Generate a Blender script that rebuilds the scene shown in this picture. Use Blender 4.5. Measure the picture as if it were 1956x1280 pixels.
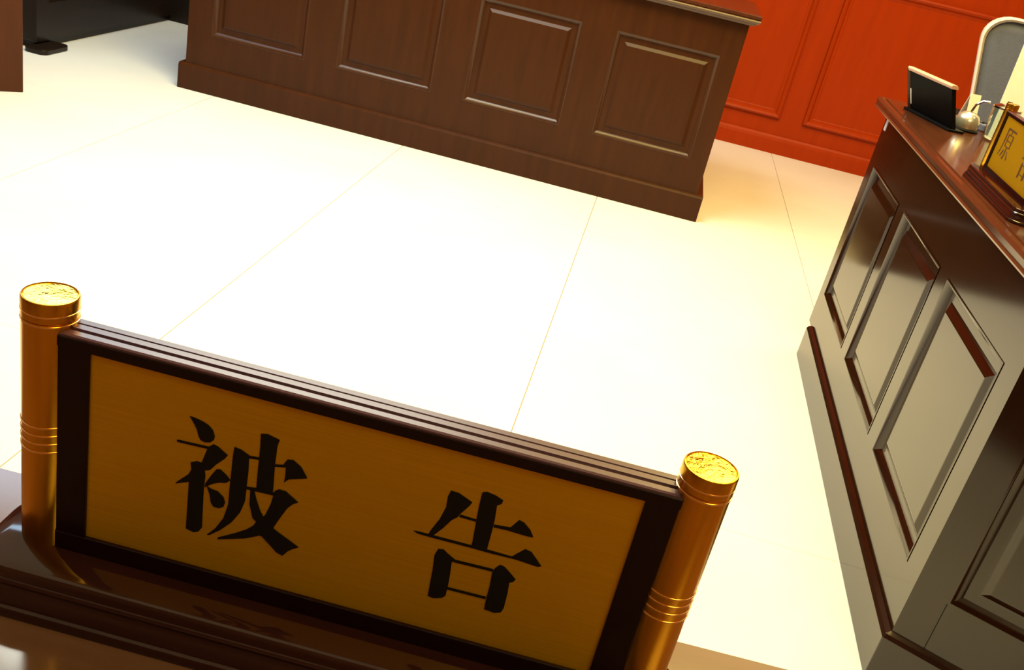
import bpy, bmesh, math, random
from mathutils import Matrix, Vector

for o in list(bpy.data.objects):
    bpy.data.objects.remove(o, do_unlink=True)
scene = bpy.context.scene
COL = scene.collection
R = math.radians
random.seed(4)

# ------------------------------------------------------------------ camera
cd = bpy.data.cameras.new('camera')
cam = bpy.data.objects.new('camera', cd)
COL.objects.link(cam)
cd.sensor_width = 36.0
cd.lens = 1861.6 / 1956 * 36.0
cd.clip_start = 0.02
pitch, roll, yaw = R(25.342), R(13.357), R(4.6188)
fwd = Vector((-math.sin(yaw) * math.cos(pitch), math.cos(yaw) * math.cos(pitch), -math.sin(pitch)))
rt = Vector((math.cos(yaw), math.sin(yaw), 0))
dn = fwd.cross(rt)
cr = math.cos(roll) * rt - math.sin(roll) * dn
cdn = math.sin(roll) * rt + math.cos(roll) * dn
m3 = Matrix((cr, -cdn, -fwd)).transposed()
cam.matrix_world = Matrix.Translation((0, 0, 1.09)) @ m3.to_4x4()
scene.camera = cam

# ------------------------------------------------------------------ world, lamps, exposure
w = bpy.data.worlds.new('world')
scene.world = w
w.use_nodes = True
w.node_tree.nodes['Background'].inputs[0].default_value = (0.75, 0.82, 1.0, 1)
w.node_tree.nodes['Background'].inputs[1].default_value = 0.3

def area(name, loc, sx, sy, power, col, aim=None):
    l = bpy.data.lights.new(name, 'AREA')
    l.shape = 'RECTANGLE'
    l.size, l.size_y, l.energy, l.color = sx, sy, power, col
    o = bpy.data.objects.new(name, l)
    COL.objects.link(o)
    o.location = loc
    d = Vector(aim if aim else (loc[0], loc[1], 0)) - Vector(loc)
    o.rotation_euler = d.to_track_quat('-Z', 'Y').to_euler()
    return o

area('ceiling_lamp_left', (-0.95, 2.6, 2.82), 1.2, 1.2, 108, (0.98, 0.99, 0.84))
area('ceiling_lamp_middle', (0.4, 2.0, 2.82), 1.2, 1.2, 105, (1.0, 0.78, 0.22))
area('ceiling_lamp_right', (1.2, 3.7, 2.82), 1.2, 1.2, 62, (1.0, 0.70, 0.28))
area('ceiling_lamp_far_left', (-2.4, 3.2, 2.82), 1.2, 1.2, 32, (0.5, 0.76, 1.0))
area('fill_near_right', (1.3, -0.7, 2.82), 1.2, 1.2, 44, (1.0, 0.82, 0.34))  # added fill behind the camera, brightens the large nameplate's front

vs = scene.view_settings
vs.view_transform = 'Standard'
vs.look = 'None'
vs.gamma = 1.0
vs.use_curve_mapping = False
vs.exposure = 0.0

# ------------------------------------------------------------------ materials
def mat(name, col, rough=0.5, metal=0.0, ior=1.5, coat=0.0, grain=None, bump=0.0, col2=None, scale=6.0, spec=0.5, rough2=None, coat_rough=0.05):
    m = bpy.data.materials.new(name)
    m.use_nodes = True
    nt = m.node_tree
    b = nt.nodes['Principled BSDF']
    b.inputs['Base Color'].default_value = (*col, 1)
    b.inputs['Roughness'].default_value = rough
    b.inputs['Metallic'].default_value = metal
    b.inputs['IOR'].default_value = ior
    b.inputs['Specular IOR Level'].default_value = spec
    b.inputs['Coat Weight'].default_value = coat
    b.inputs['Coat Roughness'].default_value = coat_rough
    if grain:
        tc = nt.nodes.new('ShaderNodeTexCoord')
        mp = nt.nodes.new('ShaderNodeMapping')
        mp.inputs['Scale'].default_value = grain
        nz = nt.nodes.new('ShaderNodeTexNoise')
        nz.inputs['Scale'].default_value = scale
        nz.inputs['Detail'].default_value = 6
        nz.inputs['Roughness'].default_value = 0.6
        rp = nt.nodes.new('ShaderNodeValToRGB')
        rp.color_ramp.elements[0].position = 0.3
        rp.color_ramp.elements[1].position = 0.7
        rp.color_ramp.elements[0].color = (*col, 1)
        rp.color_ramp.elements[1].color = (*(col2 or col), 1)
        L = nt.links.new
        L(tc.outputs['Object'], mp.inputs['Vector'])
        L(mp.outputs['Vector'], nz.inputs['Vector'])
        L(nz.outputs['Fac'], rp.inputs['Fac'])
        L(rp.outputs['Color'], b.inputs['Base Color'])
        if rough2 is not None:
            mr = nt.nodes.new('ShaderNodeMapRange')
            mr.inputs['To Min'].default_value = rough
            mr.inputs['To Max'].default_value = rough2
            L(nz.outputs['Fac'], mr.inputs['Value'])
            L(mr.outputs['Result'], b.inputs['Roughness'])
        if bump:
            bp = nt.nodes.new('ShaderNodeBump')
            bp.inputs['Strength'].default_value = bump
            bp.inputs['Distance'].default_value = 0.002
            L(nz.outputs['Fac'], bp.inputs['Height'])
            L(bp.outputs['Normal'], b.inputs['Normal'])
    return m

M = {}
M['desk'] = mat('dark_desk_wood', (0.036, 0.0105, 0.0026), 0.28, ior=1.5, spec=0.15, grain=(6, 6, 0.6), col2=(0.05, 0.014, 0.0034), rough2=0.34)
M['desk_moulding'] = mat('polished_desk_moulding', (0.036, 0.0105, 0.0026), 0.32, ior=1.5, spec=0.35, grain=(6, 6, 0.6), col2=(0.05, 0.014, 0.0034))
M['desk_gloss'] = mat('lacquered_desk_wood', (0.014, 0.0038, 0.0012), 0.12, ior=1.55, grain=(6, 6, 0.6), col2=(0.02, 0.0052, 0.0016))
M['desk_top'] = mat('desk_top_wood', (0.05, 0.014, 0.006), 0.16, grain=(5, 0.6, 5), col2=(0.075, 0.022, 0.009))
M['orange'] = mat('orange_wall_wood', (0.27, 0.0225, 0.0004), 0.38, spec=0.12, grain=(5, 5, 0.5), col2=(0.31, 0.0265, 0.0005))
M['tile'] = mat('pale_floor_tile', (0.80, 0.77, 0.70), 0.16, grain=(1, 1, 1), col2=(0.84, 0.82, 0.76), scale=2.5)
M['grout'] = mat('floor_grout', (0.33, 0.22, 0.13), 0.8, grain=(1, 1, 1), col2=(0.37, 0.25, 0.15), scale=20)
M['paint'] = mat('brown_wall_wood', (0.17, 0.075, 0.032), 0.5, grain=(5, 5, 0.5), col2=(0.22, 0.10, 0.042))
M['ceiling'] = mat('ceiling_paint', (0.80, 0.78, 0.74), 0.8, grain=(1, 1, 1), col2=(0.83, 0.81, 0.78), scale=8)
M['table'] = mat('table_wood', (0.10, 0.046, 0.024), 0.14, ior=1.6, grain=(0.6, 5, 5), col2=(0.14, 0.064, 0.033))
M['mahogany'] = mat('mahogany_lacquer', (0.016, 0.0035, 0.003), 0.07, ior=1.6, grain=(0.8, 8, 8), col2=(0.028, 0.006, 0.004), scale=8)
M['frame'] = mat('black_red_lacquer', (0.006, 0.0012, 0.0012), 0.2, ior=1.45, spec=0.3, grain=(0.8, 8, 8), col2=(0.009, 0.0018, 0.0018), scale=8)
M['sheen_trim'] = mat('plum_sheen_trim', (0.055, 0.020, 0.034), 0.28, ior=1.5, grain=(0.8, 8, 8), col2=(0.075, 0.028, 0.045), scale=8)  # plum tint paints the ceiling's reflection onto the dark frame's top
M['gold_plate'] = mat('brushed_gold_sheet', (0.64, 0.345, 0.002), 0.36, metal=0.75, grain=(1.0, 60, 90), col2=(0.72, 0.40, 0.003), scale=12, rough2=0.42)
M['gold_post'] = mat('polished_gold', (0.72, 0.36, 0.02), 0.20, metal=1.0, grain=(60, 60, 2), col2=(0.80, 0.42, 0.03), scale=8, rough2=0.28)
M['gold_cap'] = mat('mirror_gold', (0.95, 0.66, 0.06), 0.10, metal=1.0, grain=(1, 1, 1), col2=(0.98, 0.72, 0.09), scale=60, bump=0.6)
M['gold_ring'] = mat('bright_gold_line', (1.0, 0.62, 0.30), 0.16, metal=1.0, grain=(1, 1, 1), col2=(1.0, 0.68, 0.36), scale=30)
M['ink'] = mat('black_lettering', (0.003, 0.002, 0.002), 0.45, spec=0.25, grain=(1, 1, 1), col2=(0.004, 0.003, 0.003), scale=40)
M['brown_ink'] = mat('brown_lettering', (0.06, 0.022, 0.004), 0.5, grain=(1, 1, 1), col2=(0.08, 0.03, 0.005), scale=40)
M['board'] = mat('brown_screen_wood', (0.055, 0.016, 0.005), 0.35, spec=0.15, grain=(5, 5, 0.5), col2=(0.07, 0.021, 0.0065))
M['left_desk_wood'] = mat('blackish_wood', (0.010, 0.006, 0.004), 0.28, spec=0.2, grain=(6, 6, 0.6), col2=(0.014, 0.0085, 0.0055))  # the left desk's own blackish wood tone
M['black'] = mat('black_plastic', (0.003, 0.003, 0.003), 0.5, spec=0.08, grain=(1, 1, 1), col2=(0.006, 0.006, 0.006), scale=20)
M['pale_rail'] = mat('pale_pink_rail', (0.62, 0.36, 0.28), 0.25, grain=(1, 1, 1), col2=(0.70, 0.42, 0.33), scale=30)
M['silver'] = mat('brushed_silver', (0.62, 0.58, 0.50), 0.25, metal=0.8, grain=(1, 1, 1), col2=(0.70, 0.66, 0.58), scale=40)
M['white'] = mat('white_paper', (0.82, 0.78, 0.72), 0.6, grain=(1, 1, 1), col2=(0.86, 0.82, 0.77), scale=30)
M['sticker'] = mat('lilac_sticker', (0.50, 0.42, 0.46), 0.4, grain=(1, 1, 1), col2=(0.55, 0.46, 0.5), scale=60)
M['mesh'] = mat('grey_chair_mesh', (0.08, 0.088, 0.14), 0.7, grain=(1, 1, 1), col2=(0.095, 0.10, 0.155), scale=120, bump=0.4)
M['chair_frame'] = mat('pale_chair_plastic', (0.55, 0.46, 0.42), 0.4, grain=(1, 1, 1), col2=(0.6, 0.5, 0.46), scale=20)
M['chrome'] = mat('chrome', (0.7, 0.72, 0.74), 0.12, metal=1.0, grain=(1, 1, 1), col2=(0.76, 0.77, 0.78), scale=20)
g = bpy.data.materials.new('clear_glass')
g.use_nodes = True
gb = g.node_tree.nodes['Principled BSDF']
gb.inputs['Base Color'].default_value = (0.80, 0.90, 0.88, 1)
gb.inputs['Transmission Weight'].default_value = 1.0
gb.inputs['Roughness'].default_value = 0.03
M['glass'] = g

# ------------------------------------------------------------------ helpers
class MB:
    def __init__(s):
        s.bm = bmesh.new()
    def face(s, pts):
        return s.bm.faces.new([s.bm.verts.new(p) for p in pts])
    def box(s, x0, x1, y0, y1, z0, z1):
        return s.prism([(x0, y0), (x1, y0), (x1, y1), (x0, y1)], z0, z1)
    def prism(s, poly, z0, z1, f=lambda u, v, h: (u, v, h)):
        a = [s.bm.verts.new(f(x, y, z0)) for x, y in poly]
        b = [s.bm.verts.new(f(x, y, z1)) for x, y in poly]
        n = len(poly)
        s.bm.faces.new(a[::-1]); s.bm.faces.new(b)
        for i in range(n):
            s.bm.faces.new((a[i], a[(i + 1) % n], b[(i + 1) % n], b[i]))
        return s
    def loft(s, loops, cap0=True, cap1=True):
        rows = [[s.bm.verts.new(p) for p in lp] for lp in loops]
        n = len(rows[0])
        for r0, r1 in zip(rows, rows[1:]):
            for i in range(n):
                s.bm.faces.new((r0[i], r0[(i + 1) % n], r1[(i + 1) % n], r1[i]))
        if cap0: s.bm.faces.new(rows[0][::-1])
        if cap1: s.bm.faces.new(rows[-1])
        return s
    def lathe(s, prof, n=40, c=(0, 0, 0)):
        return s.loft([[(c[0] + r * math.cos(2 * math.pi * i / n), c[1] + r * math.sin(2 * math.pi * i / n), c[2] + z) for i in range(n)] for r, z in prof])
    def tube(s, pts, rad, n=10):
        pts = [Vector(p) for p in pts]
        loops = []
        for i, p in enumerate(pts):
            d = (pts[min(i + 1, len(pts) - 1)] - pts[max(i - 1, 0)]).normalized()
            u = d.orthogonal().normalized() if i == 0 else (u - d * u.dot(d)).normalized()
            v = d.cross(u)
            r = rad[i] if isinstance(rad, (list, tuple)) else rad
            loops.append([tuple(p + r * (math.cos(2 * math.pi * k / n) * u + math.sin(2 * math.pi * k / n) * v)) for k in range(n)])
        return s.loft(loops)
    def ring(s, rect, prof, f):
        u0, u1, v0, v1 = rect
        s.loft([[f(u0 + d, v0 + d, h), f(u1 - d, v0 + d, h), f(u1 - d, v1 - d, h), f(u0 + d, v1 - d, h)] for d, h in prof], False, False)
        return s
    def build(s, name, m, parent=None, bevel=0, seg=2, smooth=False, loc=None):
        bmesh.ops.recalc_face_normals(s.bm, faces=s.bm.faces[:])
        me = bpy.data.meshes.new(name)
        if smooth:
            for fc in s.bm.faces: fc.smooth = True
        s.bm.to_mesh(me); s.bm.free()
        me.materials.append(m)
        o = bpy.data.objects.new(name, me)
        COL.objects.link(o)
        o.parent = parent
        if loc: o.location = loc
        if smooth:
            me.set_sharp_from_angle(angle=R(38))
        if bevel:
            bv = o.modifiers.new('bevel', 'BEVEL')
            bv.width = bevel; bv.segments = seg; bv.limit_method = 'ANGLE'; bv.angle_limit = R(40)
        return o

def tag(o, label=None, cat=None, group=None, kind=None):
    if label: o['label'] = label
    if cat: o['category'] = cat
    if group: o['group'] = group
    if kind: o['kind'] = kind
    return o

def thing(name, label, cat, loc=(0, 0, 0), rz=0, group=None):
    o = bpy.data.objects.new(name, None)
    o.empty_display_size = 0.05
    COL.objects.link(o)
    o.location = loc
    o.rotation_euler = (0, 0, rz)
    return tag(o, label, cat, group)

def rrect(hx, hy, r, n=8):
    pts = []
    for cx, cy, a0 in ((hx - r, hy - r, 0), (-hx + r, hy - r, 90), (-hx + r, -hy + r, 180), (hx - r, -hy + r, 270)):
        for i in range(n + 1):
            a = R(a0 + 90 * i / n)
            pts.append((cx + r * math.cos(a), cy + r * math.sin(a)))
    return pts

# ------------------------------------------------------------------ room shell
X0, X1, Y0, Y1, ZC = -4.3, 3.1, -2.4, 5.36, 2.9
fl = tag(MB().box(X0, X1, Y0, Y1, -0.06, -0.003).build('floor', M['grout']), kind='structure')
TW, TL = 0.80, 1.60
tile_mesh = None
xs = [-0.9 + TW * i for i in range(-5, 6)]
ys = [3.28 + TL * i for i in range(-4, 3)]
for tx in xs:
    for ty in ys:
        a0, a1 = max(tx, X0), min(tx + TW, X1)
        b0, b1 = max(ty - TL, Y0), min(ty, Y1)
        if a1 - a0 < 0.05 or b1 - b0 < 0.05: continue
        gx, gy = 0.0012, 0.0004
        MB().box(a0 + gx, a1 - gx, b0 + gy, b1 - gy, -0.02, 0.0).build('tile', M['tile'], fl)

wb = tag(MB().box(X0, X1, Y1, Y1 + 0.12, 0, ZC).build('wall_back', M['orange']), kind='structure')
tag(MB().box(X0 - 0.12, X0, Y0, Y1 + 0.12, 0, ZC).build('wall_left', M['paint']), kind='structure')
tag(MB().box(X1, X1 + 0.12, Y0, Y1 + 0.12, 0, ZC).build('wall_right', M['paint']), kind='structure')
tag(MB().box(X0, X1, Y0 - 0.12, Y0, 0, ZC).build('wall_front', M['paint']), kind='structure')
tag(MB().box(X0, X1, Y0, Y1, ZC, ZC + 0.1).build('ceiling', M['ceiling']), kind='structure')
mb = MB()
bp = [(0, 0), (-0.020, 0), (-0.020, 0.070), (-0.016, 0.084), (-0.008, 0.094), (0, 0.096)]
mb.prism(bp, X0, X1, lambda y, z, h: (h, Y1 + y, z))
tag(mb.build('baseboard_back', M['orange']), kind='structure')

# wall panels: raised moulding ring and flat field, two rows
WP = [(0, 0), (0.004, 0.016), (0.012, 0.020), (0.022, 0.016), (0.030, 0.006), (0.042, 0.004), (0.046, 0.0015)]
fw = lambda u, v, h: (u, Y1 - h, v)
for i in range(-5, 3):
    a = 0.805 + 0.92 * i
    for z0, z1 in ((0.180, 0.915), (1.06, 2.70)):
        p = MB()
        p.prism([(a + 0.044, z0 + 0.044), (a + 0.756, z0 + 0.044), (a + 0.756, z1 - 0.044), (a + 0.044, z1 - 0.044)], 0.0, 0.0022, fw)
        p = p.build('panel', M['orange'], wb)
        MB().ring((a, a + 0.80, z0, z1), WP, fw).build('moulding', M['orange'], p)

# ------------------------------------------------------------------ panelled desks
RECESS = 0.012          # panels sit this far behind the stiles and rails
COVE = [(-0.0015, RECESS + 0.001), (0.001, RECESS + 0.0014), (0.003, RECESS + 0.0004), (0.0140, 0.0020), (0.0155, 0.0)]
def panel(parent, rect, f, m, mm=None):
    u0, u1, v0, v1 = rect
    p = MB()
    lp = lambda d, h: [f(u0 + d, v0 + d, h), f(u1 - d, v0 + d, h), f(u1 - d, v1 - d, h), f(u0 + d, v1 - d, h)]
    p.loft([lp(0.0, -0.002), lp(0.0, 0.0004), lp(0.030, 0.0004), lp(0.0345, 0.0010), lp(0.046, 0.0080), lp(0.048, 0.0084)])
    p = p.build('panel', m, parent)
    MB().ring(rect, COVE, f).build('moulding', mm or m, p, smooth=True)
    return p
def face_frame(parent, ua, ub, va, vb, rects, f, m):
    # stiles and rails around a row of panels
    z0, z1 = rects[0][2], rects[0][3]
    def board(name, a, b_, c, d):
        if b_ - a > 0.002:
            MB().prism([(a, c), (b_, c), (b_, d), (a, d)], -0.001, RECESS, f).build(name, m, parent)
    board('rail', ua, ub, va, z0)
    board('rail', ua, ub, z1, vb)
    xs = [ua] + [q for r in rects for q in (r[0], r[1])] + [ub]
    for k in range(0, len(xs), 2):
        board('stile', xs[k], xs[k + 1], z0, z1)

# front desk -----------------------------------------------------------
fd = thing('courtroom_desk', 'long dark brown panelled desk in front of the orange wall', 'desk', (-0.78, 3.99, 0))
ox, oy = 0.78, -3.99
def fdx(b): return b
bx0, bx1, by0, by1 = -1.838 + ox, 0.272 + ox, 3.735 + oy, 4.27 + oy
MB().box(bx0, bx1, by0 + RECESS, by1, 0.004, 0.748).build('body', M['desk'], fd)
pl = MB().prism([(0, 0), (0, 0.094), (0.004, 0.101), (0.012, 0.104), (0.012, 0)], 0, 1, lambda u, z, h: (bx0 - 0.024 + h * (bx1 - bx0 + 0.048), by0 - 0.015 + u, z))
pl.box(bx0 - 0.024, bx1 + 0.024, by0 - 0.004, by1, 0, 0.104)
pl.build('plinth', M['desk'], fd, 0.003)
ffd = lambda u, v, h: (u + ox, by0 + RECESS - h, v)
rects = [(-1.737 + 0.5185 * i, -1.352 + 0.5185 * i, 0.232, 0.624) for i in range(4)]
for rc in rects: panel(fd, rc, ffd, M['desk'], M['desk_moulding'])
face_frame(fd, -1.838, 0.272, 0.10, 0.748, rects, ffd, M['desk'])
top = MB()
sl = [(0, 0.748), (0.016, 0.750), (0.018, 0.757), (0.030, 0.760), (0.034, 0.768), (0.030, 0.774), (0.034, 0.777), (0.034, 0.786), (0.030, 0.789)]
def slab_loop(d, z): return [(bx0 - d, by0 - d, z), (bx1 + d, by0 - d, z), (bx1 + d, by1 + d, z), (bx0 - d, by1 + d, z)]
top.loft([slab_loop(d, z) for d, z in sl])
top.build('desk_top', M['desk_top'], fd)

# right desk -----------------------------------------------------------
xf, yb, yn = 0.617, 2.74, 1.372
a3 = R(-25)
d3 = Vector((math.cos(a3), math.sin(a3), 0)); n3 = Vector((math.sin(a3), -math.cos(a3), 0))
Bc = Vector((xf, yn, 0)); Cc = Bc + d3 * 0.80
rd = thing('courtroom_desk', 'glossy dark desk at the right with a gold nameplate and papers on top', 'desk', (xf + 0.27, 2.0, 0))
sh = Vector((xf + 0.27, 2.0, 0))
def foot(off, endoff):
    # footprint polygon grown outwards by off on the visible faces
    k = math.tan(R(90 - 25) / 2)
    b = Bc + Vector((-off, 0, 0)) + Vector((0, -1, 0)) * off * math.tan(R(65) / 2)
    c = Cc + n3 * off
    e = Cc - n3 * 0.55
    return [tuple((Vector(p) - sh).xy) for p in ((xf - off, yb + endoff, 0), b, c, e, (xf + 0.55, 1.75, 0), (xf + 0.55, yb + endoff, 0))]
MB().prism(foot(-RECESS, 0), 0.004, 0.704).build('body', M['desk_gloss'], rd)
pm = MB()
pm.loft([[(x, y, z) for x, y in foot(o_, e_)] for o_, e_, z in ((0.013, -0.06, 0), (0.013, -0.06, 0.088), (0.009, -0.062, 0.095), (0.001, -0.065, 0.099))])
pm.build('plinth', M['desk_gloss'], rd, 0.002)
frd = lambda u, v, h: (xf + RECESS - h - sh.x, u - sh.y, v)
rects = [(u0, u1, 0.197, 0.578) for u0, u1 in ((1.437, 1.807), (1.873, 2.243), (2.309, 2.679))]
for rc in rects: panel(rd, rc, frd, M['desk_gloss'])
face_frame(rd, yn, yb, 0.09, 0.704, rects, frd, M['desk_gloss'])
def f3(u, v, h):
    p = Bc + d3 * u + n3 * (h - RECESS) - sh
    return (p.x, p.y, v)
rects = [(u0, u0 + 0.33, 0.197, 0.578) for u0 in (0.055, 0.43)]
for rc in rects: panel(rd, rc, f3, M['desk_gloss'])
face_frame(rd, 0.0, 0.80, 0.09, 0.704, rects, f3, M['desk_gloss'])
MB().prism([(0.0535, 0.099), (0.0548, 0.099), (0.0548, 0.197), (0.0535, 0.197)], RECESS - 0.001, RECESS + 0.0005, f3).build('rail_joint', M['black'], rd)
tp = MB()
tl = [(0.000, 0.002, 0.704), (0.012, 0.06, 0.705), (0.020, 0.10, 0.708), (0.022, 0.104, 0.712), (0.018, 0.10, 0.715), (0.020, 0.102, 0.727), (0.016, 0.10, 0.733), (0.008, 0.095, 0.7335), (0.007, 0.094, 0.732), (0.003, 0.09, 0.732), (0.002, 0.089, 0.735)]
tp.loft([[(x, y, z) for x, y in foot(o_, e_)] for o_, e_, z in tl])
tp.build('desk_top', M['desk_top'], rd)
tag(MB().prism([(2.700, 0.668), (2.722, 0.668), (2.722, 0.698), (2.700, 0.698)], RECESS - 0.001, RECESS + 0.0012, frd).build('sticker', M['sticker'], rd), 'small pale lilac sticker')

# left desk beyond -----------------------------------------------------
ld = thing('courtroom_desk', 'blackish wooden desk beyond the brown screen at the upper left', 'desk', (-2.8, 4.2, 0))
lo = (2.8, -4.2)
def L(x0, x1, y0, y1, z0, z1, mb=None):
    return (mb or MB()).box(x0 + lo[0], x1 + lo[0], y0 + lo[1], y1 + lo[1], z0, z1)
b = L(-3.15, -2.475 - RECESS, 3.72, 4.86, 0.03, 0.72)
b.build('body', M['left_desk_wood'], ld, 0.004)
L(-3.10, -2.49, 3.75, 4.86, 0.0, 0.032).build('plinth', M['left_desk_wood'], ld, 0.003)
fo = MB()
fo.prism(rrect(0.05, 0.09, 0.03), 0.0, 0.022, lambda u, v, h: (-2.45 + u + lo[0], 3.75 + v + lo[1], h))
fo.build('foot', M['left_desk_wood'], ld, 0.004)
L(-2.50, -1.5, 4.84, 5.25, 0.0, 0.72).build('return', M['left_desk_wood'], ld, 0.004)
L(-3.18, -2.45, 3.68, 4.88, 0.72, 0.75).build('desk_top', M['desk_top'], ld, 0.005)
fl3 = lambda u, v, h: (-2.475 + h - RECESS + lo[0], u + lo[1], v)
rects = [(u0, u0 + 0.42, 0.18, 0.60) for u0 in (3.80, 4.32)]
for rc in rects: panel(ld, rc, fl3, M['left_desk_wood'])
face_frame(ld, 3.72, 4.86, 0.03, 0.72, rects, fl3, M['left_desk_wood'])

# brown screen at the left edge ---------------------------------------
sc = thing('wooden_screen', 'plain brown upright wooden screen at the left edge of the picture', 'screen', (-2.155, 3.162, 0), R(45))
MB().box(-0.56, 0, 0, 0.035, 0.0, 1.05).build('board', M['board'], sc, 0.003)
MB().box(-0.57, 0.012, -0.012, 0.047, 1.05, 1.085).build('cap_rail', M['board'], sc, 0.006)
for x in (-0.50, -0.10):
    MB().box(x, x + 0.05, 0.035, 0.22, 0, 0.04).build('foot', M['board'], sc, 0.004)

# table in the foreground ----------------------------------------------
tb = thing('table', 'glossy brown table the large nameplate stands on', 'table', (-0.1, 0.0, 0), R(3.1))
ct, stn = math.cos(R(3.1)), math.sin(R(3.1))
tt = MB()
def tloop(d, z): return [(x, y, z) for x, y in ((-1.30 + d, -0.45 + d), (1.30 - d, -0.45 + d), (1.30 - d, 0.4147 - d), (-1.30 + d, 0.4147 - d))]
tt.loft([tloop(0.02, 0.700), tloop(0.006, 0.702), tloop(0.0, 0.708), tloop(0, 0.7335), tloop(0.0015, 0.738), tloop(0.004, 0.740)])
tt.build('table_top', M['table'], tb)
MB().box(-1.22, 1.22, 0.33, 0.352, 0.05, 0.70).build('front_panel', M['desk'], tb, 0.003)
for x in (-1.26, 1.22):
    MB().box(x, x + 0.04, -0.38, 0.36, 0.0, 0.70).build('side_panel', M['desk'], tb, 0.003)

# ------------------------------------------------------------------ nameplates
BEI=[[(-0.07478,0.08877),(-0.07247,0.08862),(-0.069,0.08791),(-0.06611,0.08668),(-0.0641,0.08481),(-0.06305,0.08194),(-0.06328,0.08008),(-0.06482,0.07832),(-0.06728,0.07771),(-0.0692,0.07827),(-0.07028,0.08009),(-0.07112,0.08303),(-0.07269,0.08574)],[(-0.07966,0.07507),(-0.07874,0.07542),(-0.06527,0.07602),(-0.06548,0.07473),(-0.07929,0.07424)],[(-0.06323,0.07795),(-0.06097,0.0772),(-0.05652,0.07424),(-0.05771,0.07206),(-0.06115,0.06806),(-0.0637,0.06432),(-0.06709,0.06289),(-0.06798,0.0663),(-0.06677,0.07107),(-0.06556,0.07579)],[(-0.07269,0.06557),(-0.06994,0.06702),(-0.06739,0.06685),(-0.06621,0.06391),(-0.06562,0.06039),(-0.06579,0.05434),(-0.06565,0.04833),(-0.06507,0.03225),(-0.06651,0.02957),(-0.06873,0.02853),(-0.07242,0.02946),(-0.07258,0.04305),(-0.07278,0.05514),(-0.07571,0.05384),(-0.07883,0.05233),(-0.07856,0.05309),(-0.07557,0.05651),(-0.07319,0.05913),(-0.07212,0.06206)],[(-0.06533,0.05674),(-0.06288,0.06199),(-0.06095,0.06555),(-0.05908,0.06599),(-0.05638,0.06403),(-0.05427,0.06172),(-0.05601,0.05983),(-0.05913,0.05907),(-0.06218,0.05736),(-0.06548,0.05444)],[(-0.06459,0.05547),(-0.0626,0.0546),(-0.05936,0.05412),(-0.05661,0.05197),(-0.0556,0.04925),(-0.05616,0.04678),(-0.05798,0.04542),(-0.06056,0.04536),(-0.06201,0.0472),(-0.06299,0.05145)],[(-0.05397,0.07935),(-0.05081,0.07889),(-0.0472,0.07712),(-0.04675,0.06926),(-0.04676,0.05962),(-0.04675,0.05284),(-0.04837,0.04621),(-0.05166,0.03974),(-0.05636,0.03391),(-0.06123,0.0294),(-0.06253,0.02913),(-0.05897,0.03384),(-0.05564,0.04078),(-0.05409,0.04897),(-0.05425,0.05799),(-0.05423,0.06838),(-0.05425,0.07422)],[(-0.04748,0.07682),(-0.04286,0.07738),(-0.04274,0.07626),(-0.04736,0.07555)],[(-0.04316,0.08942),(-0.04016,0.09012),(-0.03478,0.0888),(-0.03545,0.08541),(-0.0355,0.07569),(-0.03478,0.06042),(-0.04238,0.06026),(-0.04262,0.07201),(-0.04279,0.08279)],[(-0.03553,0.07597),(-0.03068,0.07719),(-0.03054,0.076),(-0.03542,0.07491)],[(-0.0304,0.08016),(-0.02767,0.08065),(-0.02396,0.0782),(-0.02075,0.07338),(-0.02865,0.07038),(-0.03058,0.06808),(-0.03034,0.07146),(-0.03052,0.07579),(-0.03166,0.07761)],[(-0.04687,0.0607),(-0.04249,0.06134),(-0.03394,0.06144),(-0.03441,0.05994),(-0.04232,0.05968),(-0.04675,0.05947)],[(-0.04491,0.0602),(-0.04334,0.06033),(-0.04193,0.05589),(-0.03979,0.05051),(-0.03785,0.0473),(-0.03965,0.04286),(-0.04245,0.04504),(-0.04455,0.05202)],[(-0.03406,0.06252),(-0.03231,0.06382),(-0.02914,0.06371),(-0.02312,0.05979),(-0.02533,0.05818),(-0.02753,0.05521),(-0.03056,0.04812),(-0.03255,0.04284),(-0.03253,0.03973),(-0.03573,0.03633),(-0.03837,0.03665),(-0.04452,0.03306),(-0.0572,0.02834),(-0.05728,0.02927),(-0.04984,0.03407),(-0.04496,0.03763),(-0.04173,0.04102),(-0.04043,0.04416),(-0.037,0.04834),(-0.03515,0.05503)],[(-0.03777,0.04347),(-0.03251,0.04247),(-0.03043,0.0412),(-0.02012,0.03596),(-0.02311,0.03379),(-0.02485,0.03202),(-0.02679,0.02899),(-0.02984,0.02997),(-0.03273,0.03259),(-0.03703,0.0363)]]
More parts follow.
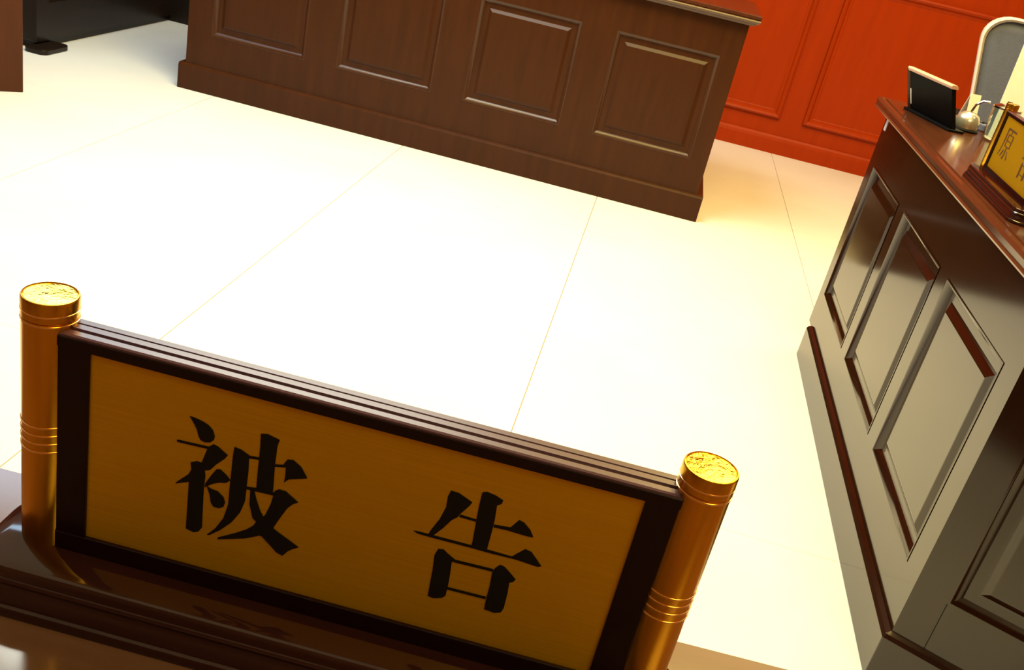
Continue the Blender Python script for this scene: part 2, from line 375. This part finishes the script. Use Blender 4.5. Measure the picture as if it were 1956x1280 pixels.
GAO=[[(0.04085,0.08637),(0.04436,0.08621),(0.05069,0.08343),(0.05008,0.08162),(0.04686,0.07605),(0.04613,0.07418),(0.04387,0.07181),(0.04103,0.06659),(0.03757,0.06146),(0.03538,0.06141),(0.03623,0.06436),(0.03867,0.07045),(0.04035,0.07753),(0.04009,0.08325)],[(0.05385,0.08954),(0.05579,0.09048),(0.05965,0.0898),(0.06315,0.08837),(0.06299,0.08659),(0.06115,0.08517),(0.06173,0.07727),(0.06174,0.07202),(0.06162,0.06467),(0.06156,0.06096),(0.05463,0.06136),(0.05471,0.06374),(0.05413,0.07481),(0.05381,0.08314)],[(0.04691,0.07574),(0.05401,0.07542),(0.05408,0.07427),(0.04662,0.07447)],[(0.06189,0.07523),(0.069,0.07603),(0.07171,0.08083),(0.07398,0.08027),(0.07729,0.07743),(0.07937,0.07417),(0.07647,0.07388),(0.06832,0.07417),(0.06189,0.07392)],[(0.02879,0.06127),(0.03151,0.06149),(0.03536,0.06154),(0.05457,0.06168),(0.06169,0.06168),(0.07268,0.06147),(0.07744,0.06709),(0.08029,0.06649),(0.08597,0.06063),(0.08452,0.0598),(0.07452,0.06053),(0.06144,0.06024),(0.05428,0.06037),(0.0378,0.06019),(0.03061,0.06032)],[(0.04093,0.05514),(0.04334,0.0556),(0.04558,0.05396),(0.049,0.05202),(0.048,0.04997),(0.04856,0.04254),(0.04876,0.03699),(0.0487,0.03129),(0.04732,0.02954),(0.0436,0.02812),(0.04095,0.02864),(0.04079,0.03429),(0.04057,0.04334),(0.03995,0.05141)],[(0.04847,0.05185),(0.06637,0.05235),(0.06638,0.05097),(0.04846,0.05047)],[(0.06873,0.05554),(0.07073,0.05518),(0.07406,0.05252),(0.07678,0.05013),(0.07625,0.04877),(0.07458,0.04751),(0.07499,0.04171),(0.07512,0.03323),(0.0743,0.03044),(0.07174,0.02919),(0.06684,0.02966),(0.06654,0.03527),(0.06662,0.04306),(0.06618,0.05056),(0.06701,0.05325)],[(0.04862,0.03624),(0.06627,0.0366),(0.06625,0.03532),(0.04858,0.03495)]]

# character for the plaintiff's plate, strokes on a 100-unit square
YUAN = [[(10, 92), (90, 92), (97, 86), (10, 86)], [(10, 92), (20, 92), (20, 55), (14, 22), (4, 4), (0, 6), (8, 28), (10, 55)],
        [(50, 86), (58, 86), (50, 74), (44, 74)], [(30, 76), (38, 76), (38, 38), (30, 38)], [(74, 76), (83, 76), (83, 38), (74, 38)],
        [(30, 76), (83, 76), (83, 73), (30, 73)], [(38, 58), (74, 58), (74, 55), (38, 55)], [(30, 41), (83, 41), (83, 38), (30, 38)],
        [(52, 38), (61, 38), (61, 8), (54, 0), (44, 6), (52, 10)], [(36, 30), (44, 26), (32, 8), (22, 4)], [(70, 30), (78, 28), (94, 10), (86, 4)]]

def nameplate(name, label, loc, rz, glyphs, ink):
    t = thing(name, label, 'nameplate', loc, rz, 'gold nameplates on the tables')
    zb = 0.025
    # stepped, rounded base
    prof = [(0.0045, 0.0), (0.0050, 0.0025), (0.0042, 0.0050), (0.0030, 0.0058), (0.0030, 0.0075), (0.0010, 0.0115), (0.0002, 0.0150), (0.0008, 0.0155),
            (0.0012, 0.0170), (0.0004, 0.0182), (0.0, 0.0185), (0.0, 0.0220), (-0.0008, 0.0242), (-0.0025, 0.0250)]
    bs = MB()
    bs.loft([[(x, y, z) for x, y in rrect(0.1655 + d, 0.0285 + d, 0.020 + d)] for d, z in prof])
    bs.build('base', M['mahogany'], t, smooth=True)
    # frame of four mitred rails with a grooved top
    x1, zf0, zf1 = 0.1335, zb, zb + 0.1132
    fy = 0.0085
    wS, wR = 0.0140, 0.0062
    def rail(z0, z1):
        sec = [(-fy, z0), (-fy, z1 - 0.0004), (-fy + 0.0004, z1)]
        sec += [(fy - 0.0004, z1), (fy, z1 - 0.0004), (fy, z0)]
        MB().prism(sec, -x1, x1, lambda y, z, h: (h, y, z)).build('rail', M['frame'], t)
    rail(zf1 - wR, zf1 - 0.0012)
    # grooved trim along the frame top, coloured plum in place of ceiling reflection
    zt = zf1 - 0.0012
    sec = [(-fy + 0.0004, zt), (-fy + 0.0006, zt + 0.0007), (-fy + 0.0016, zt + 0.0012), (-0.0036, zt + 0.0012), (-0.0032, zt + 0.0004), (-0.0022, zt + 0.0004), (-0.0018, zt + 0.0016),
           (0.0018, zt + 0.0016), (0.0022, zt + 0.0004), (0.0032, zt + 0.0004), (0.0036, zt + 0.0012), (fy - 0.0016, zt + 0.0012), (fy - 0.0006, zt + 0.0007), (fy - 0.0004, zt)]
    MB().prism(sec, -x1, x1, lambda y, z, h: (h, y, z)).build('sheen_trim', M['sheen_trim'], t)
    rail(zf0, zf0 + wR + 0.0035)
    for s in (-1, 1):
        a, b_ = sorted((s * x1, s * (x1 - wS)))
        MB().box(a, b_, -fy + 0.0002, fy, zf0 + wR, zf1 - wR + 0.0005).build('stile', M['frame'], t, 0.0006)
    pb = MB().box(-x1 + wS, x1 - wS, -0.0068, 0.004, zf0 + wR, zf1 - wR + 0.0008).build('plate', M['gold_plate'], t)
    for strokes, x0, z0, s in glyphs:
        c = MB()
        for k, st in enumerate(strokes):
            pts = [(x0 + x * s, z0 + z * s) for x, z in st]
            c.prism(pts, 0.0066, 0.00705 + 0.00001 * k, lambda x, z, h: (x, -h, z))
        c.build('character', ink, pb)
    # posts
    for s in (-1, 1):
        px = s * 0.1417
        r = 0.0115
        z1 = zb + 0.1255
        p = MB().lathe([(r * 0.98, zb), (r, zb + 0.001), (r, z1 - 0.0095)], 48, (px, 0, 0)).build('post', M['gold_post'], t, smooth=True)
        cp = MB()
        cp.lathe([(r - 0.0004, z1 - 0.0096), (r + 0.0002, z1 - 0.0090), (r + 0.0002, z1 - 0.0008), (r - 0.0002, z1), (r - 0.0007, z1 + 0.0001), (r - 0.0009, z1 - 0.0006)], 48, (px, 0, 0))
        cp.build('cap', M['gold_post'], p, smooth=True)
        MB().lathe([(r - 0.0009, z1 - 0.0007), (r - 0.0011, z1 - 0.0003), (0.001, z1 - 0.0001)], 48, (px, 0, 0)).build('cap_face', M['gold_cap'], p)
        for dz in (0.0525, 0.0568, 0.0610, 0.0652, 0.1150, 0.1195):
            MB().lathe([(r - 0.0003, zb + dz - 0.0005), (r + 0.00035, zb + dz - 0.0003), (r + 0.00035, zb + dz + 0.0003), (r - 0.0003, zb + dz + 0.0005)], 48, (px, 0, 0)).build('ring', M['gold_ring'], p, smooth=True)
    return t

ZB = 0.025
BEI2 = [[(x, z + ZB) for x, z in s] for s in BEI]
GAO2 = [[(x, z + ZB) for x, z in s] for s in GAO]
nameplate('nameplate', 'large gold nameplate with two black characters on the near table', (-0.0783, 0.3447, 0.740), R(1.9),
          [(BEI2, 0, 0, 1), (GAO2, 0, 0, 1)], M['ink'])
nameplate('nameplate', 'gold nameplate cut off by the right edge, on the glossy right desk', (0.655, 1.835, 0.735), R(-90),
          [(YUAN, -0.095, 0.060, 0.0006), (GAO2, 0, 0, 1)], M['brown_ink'])

# ------------------------------------------------------------------ things on the right desk
DZ = 0.735
# black-backed sign, leaning towards the room
ang = math.atan2(-0.185, 0.062)
sg = thing('desk_sign', 'black board sign with a pale pink top rail on the right desk', 'sign', (0.662, 2.705, DZ), ang)
TL_ = 0.0    # sign starts at its far end and runs along local x
LEAN = lambda z: -0.046 * z / 0.104
fs = lambda y, z, h: (h, y + LEAN(z), z)
MB().prism([(-0.006, 0.004), (0.006, 0.004), (0.006, 0.098), (-0.006, 0.098)], 0.004, 0.205, fs).build('board', M['black'], sg, 0.001)
MB().prism([(-0.009, 0.097), (0.009, 0.097), (0.010, 0.103), (0.006, 0.107), (-0.006, 0.107), (-0.010, 0.103)], 0.0, 0.21, fs).build('top_rail', M['pale_rail'], sg, 0.001)
MB().prism([(0.010 * math.cos(R(t)), 0.010 * math.sin(R(t))) for t in range(0, 360, 24)], 0.002, 0.104, lambda u, v, h: (u, v + LEAN(h), h)).build('post', M['board'], sg)
MB().prism([(-0.0068, 0.018), (-0.0062, 0.018), (-0.0062, 0.055), (-0.0068, 0.055)], 0.006, 0.012, fs).build('edge_highlight', M['white'], sg)  # white sliver painting the highlight at the sign's left end
MB().box(-0.008, 0.212, -0.020, 0.024, 0.0, 0.006).build('base', M['black'], sg, 0.002)

# microphone base
mc = thing('microphone', 'small round silvery microphone with a short neck on the right desk', 'microphone', (0.770, 2.587, DZ))
MB().lathe([(0.033, 0), (0.034, 0.004), (0.030, 0.007)], 32).build('foot', M['black'], mc, smooth=True)
MB().lathe([(0.028, 0.006), (0.030, 0.014), (0.029, 0.026), (0.024, 0.038), (0.014, 0.045), (0.004, 0.047)], 32).build('dome', M['silver'], mc, smooth=True)
MB().tube([(0.0, 0.0, 0.044), (0.004, -0.002, 0.065), (0.016, -0.008, 0.078), (0.030, -0.014, 0.080)], 0.003, 8).build('neck', M['chrome'], mc, smooth=True)
# glass cup
gc = thing('glass_cup', 'clear glass cup between the silvery microphone and the gold nameplate', 'cup', (0.836, 2.548, DZ))
MB().lathe([(0.026, 0), (0.029, 0.004), (0.033, 0.075), (0.0315, 0.075), (0.0275, 0.008), (0.002, 0.007)], 32).build('bowl', M['glass'], gc, smooth=True)
MB().lathe([(0.034, 0.0755), (0.034, 0.080), (0.020, 0.086), (0.006, 0.087), (0.006, 0.095), (0.002, 0.096)], 32).build('lid', M['chrome'], gc, smooth=True)
# small grey gadget
gg = thing('desk_device', 'small grey plastic device lying behind the silvery microphone', 'device', (0.825, 2.672, DZ), R(-68))
MB().prism(rrect(0.040, 0.015, 0.008), 0.0, 0.018).build('body', M['mesh'], gg, 0.003)
MB().prism(rrect(0.014, 0.010, 0.002), 0.0175, 0.019, lambda u, v, h: (u - 0.018, v, h)).build('screen', M['silver'], gg)
for k in range(4):
    MB().prism(rrect(0.0035, 0.0035, 0.0015, 3), 0.0175, 0.0195, lambda u, v, h: (u + 0.008 + 0.012 * (k // 2), v - 0.006 + 0.012 * (k % 2), h)).build('button', M['black'], gg)
# white folded card
wc = thing('folded_card', 'tiny white folded card beside the grey chair back', 'card', (0.815, 2.755, DZ), R(20))
MB().prism([(-0.02, 0), (-0.019, 0), (0, 0.068), (0.019, 0), (0.02, 0), (0.0006, 0.071), (-0.0006, 0.071)], -0.016, 0.016, lambda y, z, h: (h, y, z)).build('sheet', M['white'], wc)
# white document stand
ds = thing('document_stand', 'tall white document leaning in its stand behind the gold nameplate', 'document', (0.925, 2.70, DZ), R(-8))
MB().prism([(-0.002, 0.012), (0.002, 0.012), (0.032, 0.30), (0.028, 0.30)], -0.06, 0.15, lambda y, z, h: (h, y, z)).build('sheet', M['white'], ds)
MB().box(-0.06, 0.15, -0.02, 0.04, 0.0, 0.012).build('base', M['black'], ds, 0.002)

# office chair ---------------------------------------------------------
ch = thing('office_chair', 'grey mesh office chair with a pale frame behind the right desk', 'chair', (1.22, 3.32, 0), R(-8))
def bk(u, v, h):   # chair back surface, slightly curved
    u = u * (1 + 0.9 * (v - 0.755))
    return (u, 0.12 + 0.25 * u * u * -1 + 0.10 * (v - 0.5) + h, v)
out = [(x, z + 0.755) for x, z in rrect(0.235, 0.230, 0.085, 8)]
inn = [(x, z + 0.755) for x, z in rrect(0.222, 0.217, 0.076, 8)]
fr = MB()
fr.loft([[bk(x, z, -0.012) for x, z in out], [bk(x, z, -0.018) for x, z in [((a[0] + b_[0]) / 2, (a[1] + b_[1]) / 2) for a, b_ in zip(out, inn)]],
         [bk(x, z, -0.010) for x, z in inn], [bk(x, z, 0.012) for x, z in inn], [bk(x, z, 0.012) for x, z in out], [bk(x, z, -0.012) for x, z in out]], False, False)
fr.build('back_frame', M['chair_frame'], ch, smooth=True)
ms = MB()
N = 12
def trim(u, v):
    dx, dz = abs(u) - 0.148, abs(v - 0.755) - 0.143
    if dx > 0 and dz > 0 and math.hypot(dx, dz) > 0.075:
        k = 0.075 / math.hypot(dx, dz)
        return math.copysign(0.148 + dx * k, u), 0.755 + math.copysign(0.143 + dz * k, v - 0.755)
    return u, v
for i in range(N):
    for j in range(N):
        q = [trim(-0.223 + 0.446 * a / N, 0.538 + 0.434 * b_ / N) for a, b_ in ((i, j), (i + 1, j), (i + 1, j + 1), (i, j + 1))]
        ms.face([bk(u, v, 0.0) for u, v in q])
bmesh.ops.remove_doubles(ms.bm, verts=ms.bm.verts[:], dist=1e-5)
mo = ms.build('back_mesh', M['mesh'], ch, smooth=True)
so = mo.modifiers.new('thick', 'SOLIDIFY'); so.thickness = 0.006; so.offset = 0
MB().loft([[(x, y - 0.14, z) for x, y in rrect(0.24 - d, 0.23 - d, 0.07)] for d, z in ((0.03, 0.425), (0.0, 0.44), (0.0, 0.475), (0.02, 0.495))]).build('seat', M['mesh'], ch, smooth=True)
MB().tube([(0, 0.05, 0.43), (0, 0.17, 0.46), (0, 0.16, 0.60)], 0.022, 12).build('back_bracket', M['black'], ch, smooth=True)
for s in (-1, 1):
    ar = MB().tube([(s * 0.24, -0.10, 0.45), (s * 0.27, -0.10, 0.55), (s * 0.265, -0.10, 0.655)], 0.016, 10).build('armrest', M['black'], ch, smooth=True)
    MB().prism(rrect(0.035, 0.13, 0.03), 0.655, 0.685, lambda u, v, h: (s * 0.262 + u, v - 0.09, h)).build('arm_pad', M['black'], ar, 0.006)
MB().lathe([(0.028, 0.09), (0.028, 0.28), (0.018, 0.285), (0.018, 0.43)], 20, (0, -0.12, 0)).build('gas_lift', M['chrome'], ch, smooth=True)
for k in range(5):
    a = R(72 * k + 18)
    c_, s_ = math.cos(a), math.sin(a)
    lg = MB().tube([(0.02 * c_, -0.12 + 0.02 * s_, 0.095), (0.28 * c_, -0.12 + 0.28 * s_, 0.065)], [0.024, 0.015], 10).build('leg', M['black'], ch, smooth=True)
    MB().prism([(0.026 * math.cos(R(t)), 0.026 * math.sin(R(t))) for t in range(0, 360, 24)], -0.02, 0.02,
               lambda u, v, h: (0.28 * c_ + u * c_ - h * s_, -0.12 + 0.28 * s_ + u * s_ + h * c_, 0.026 + v)).build('caster', M['black'], lg)
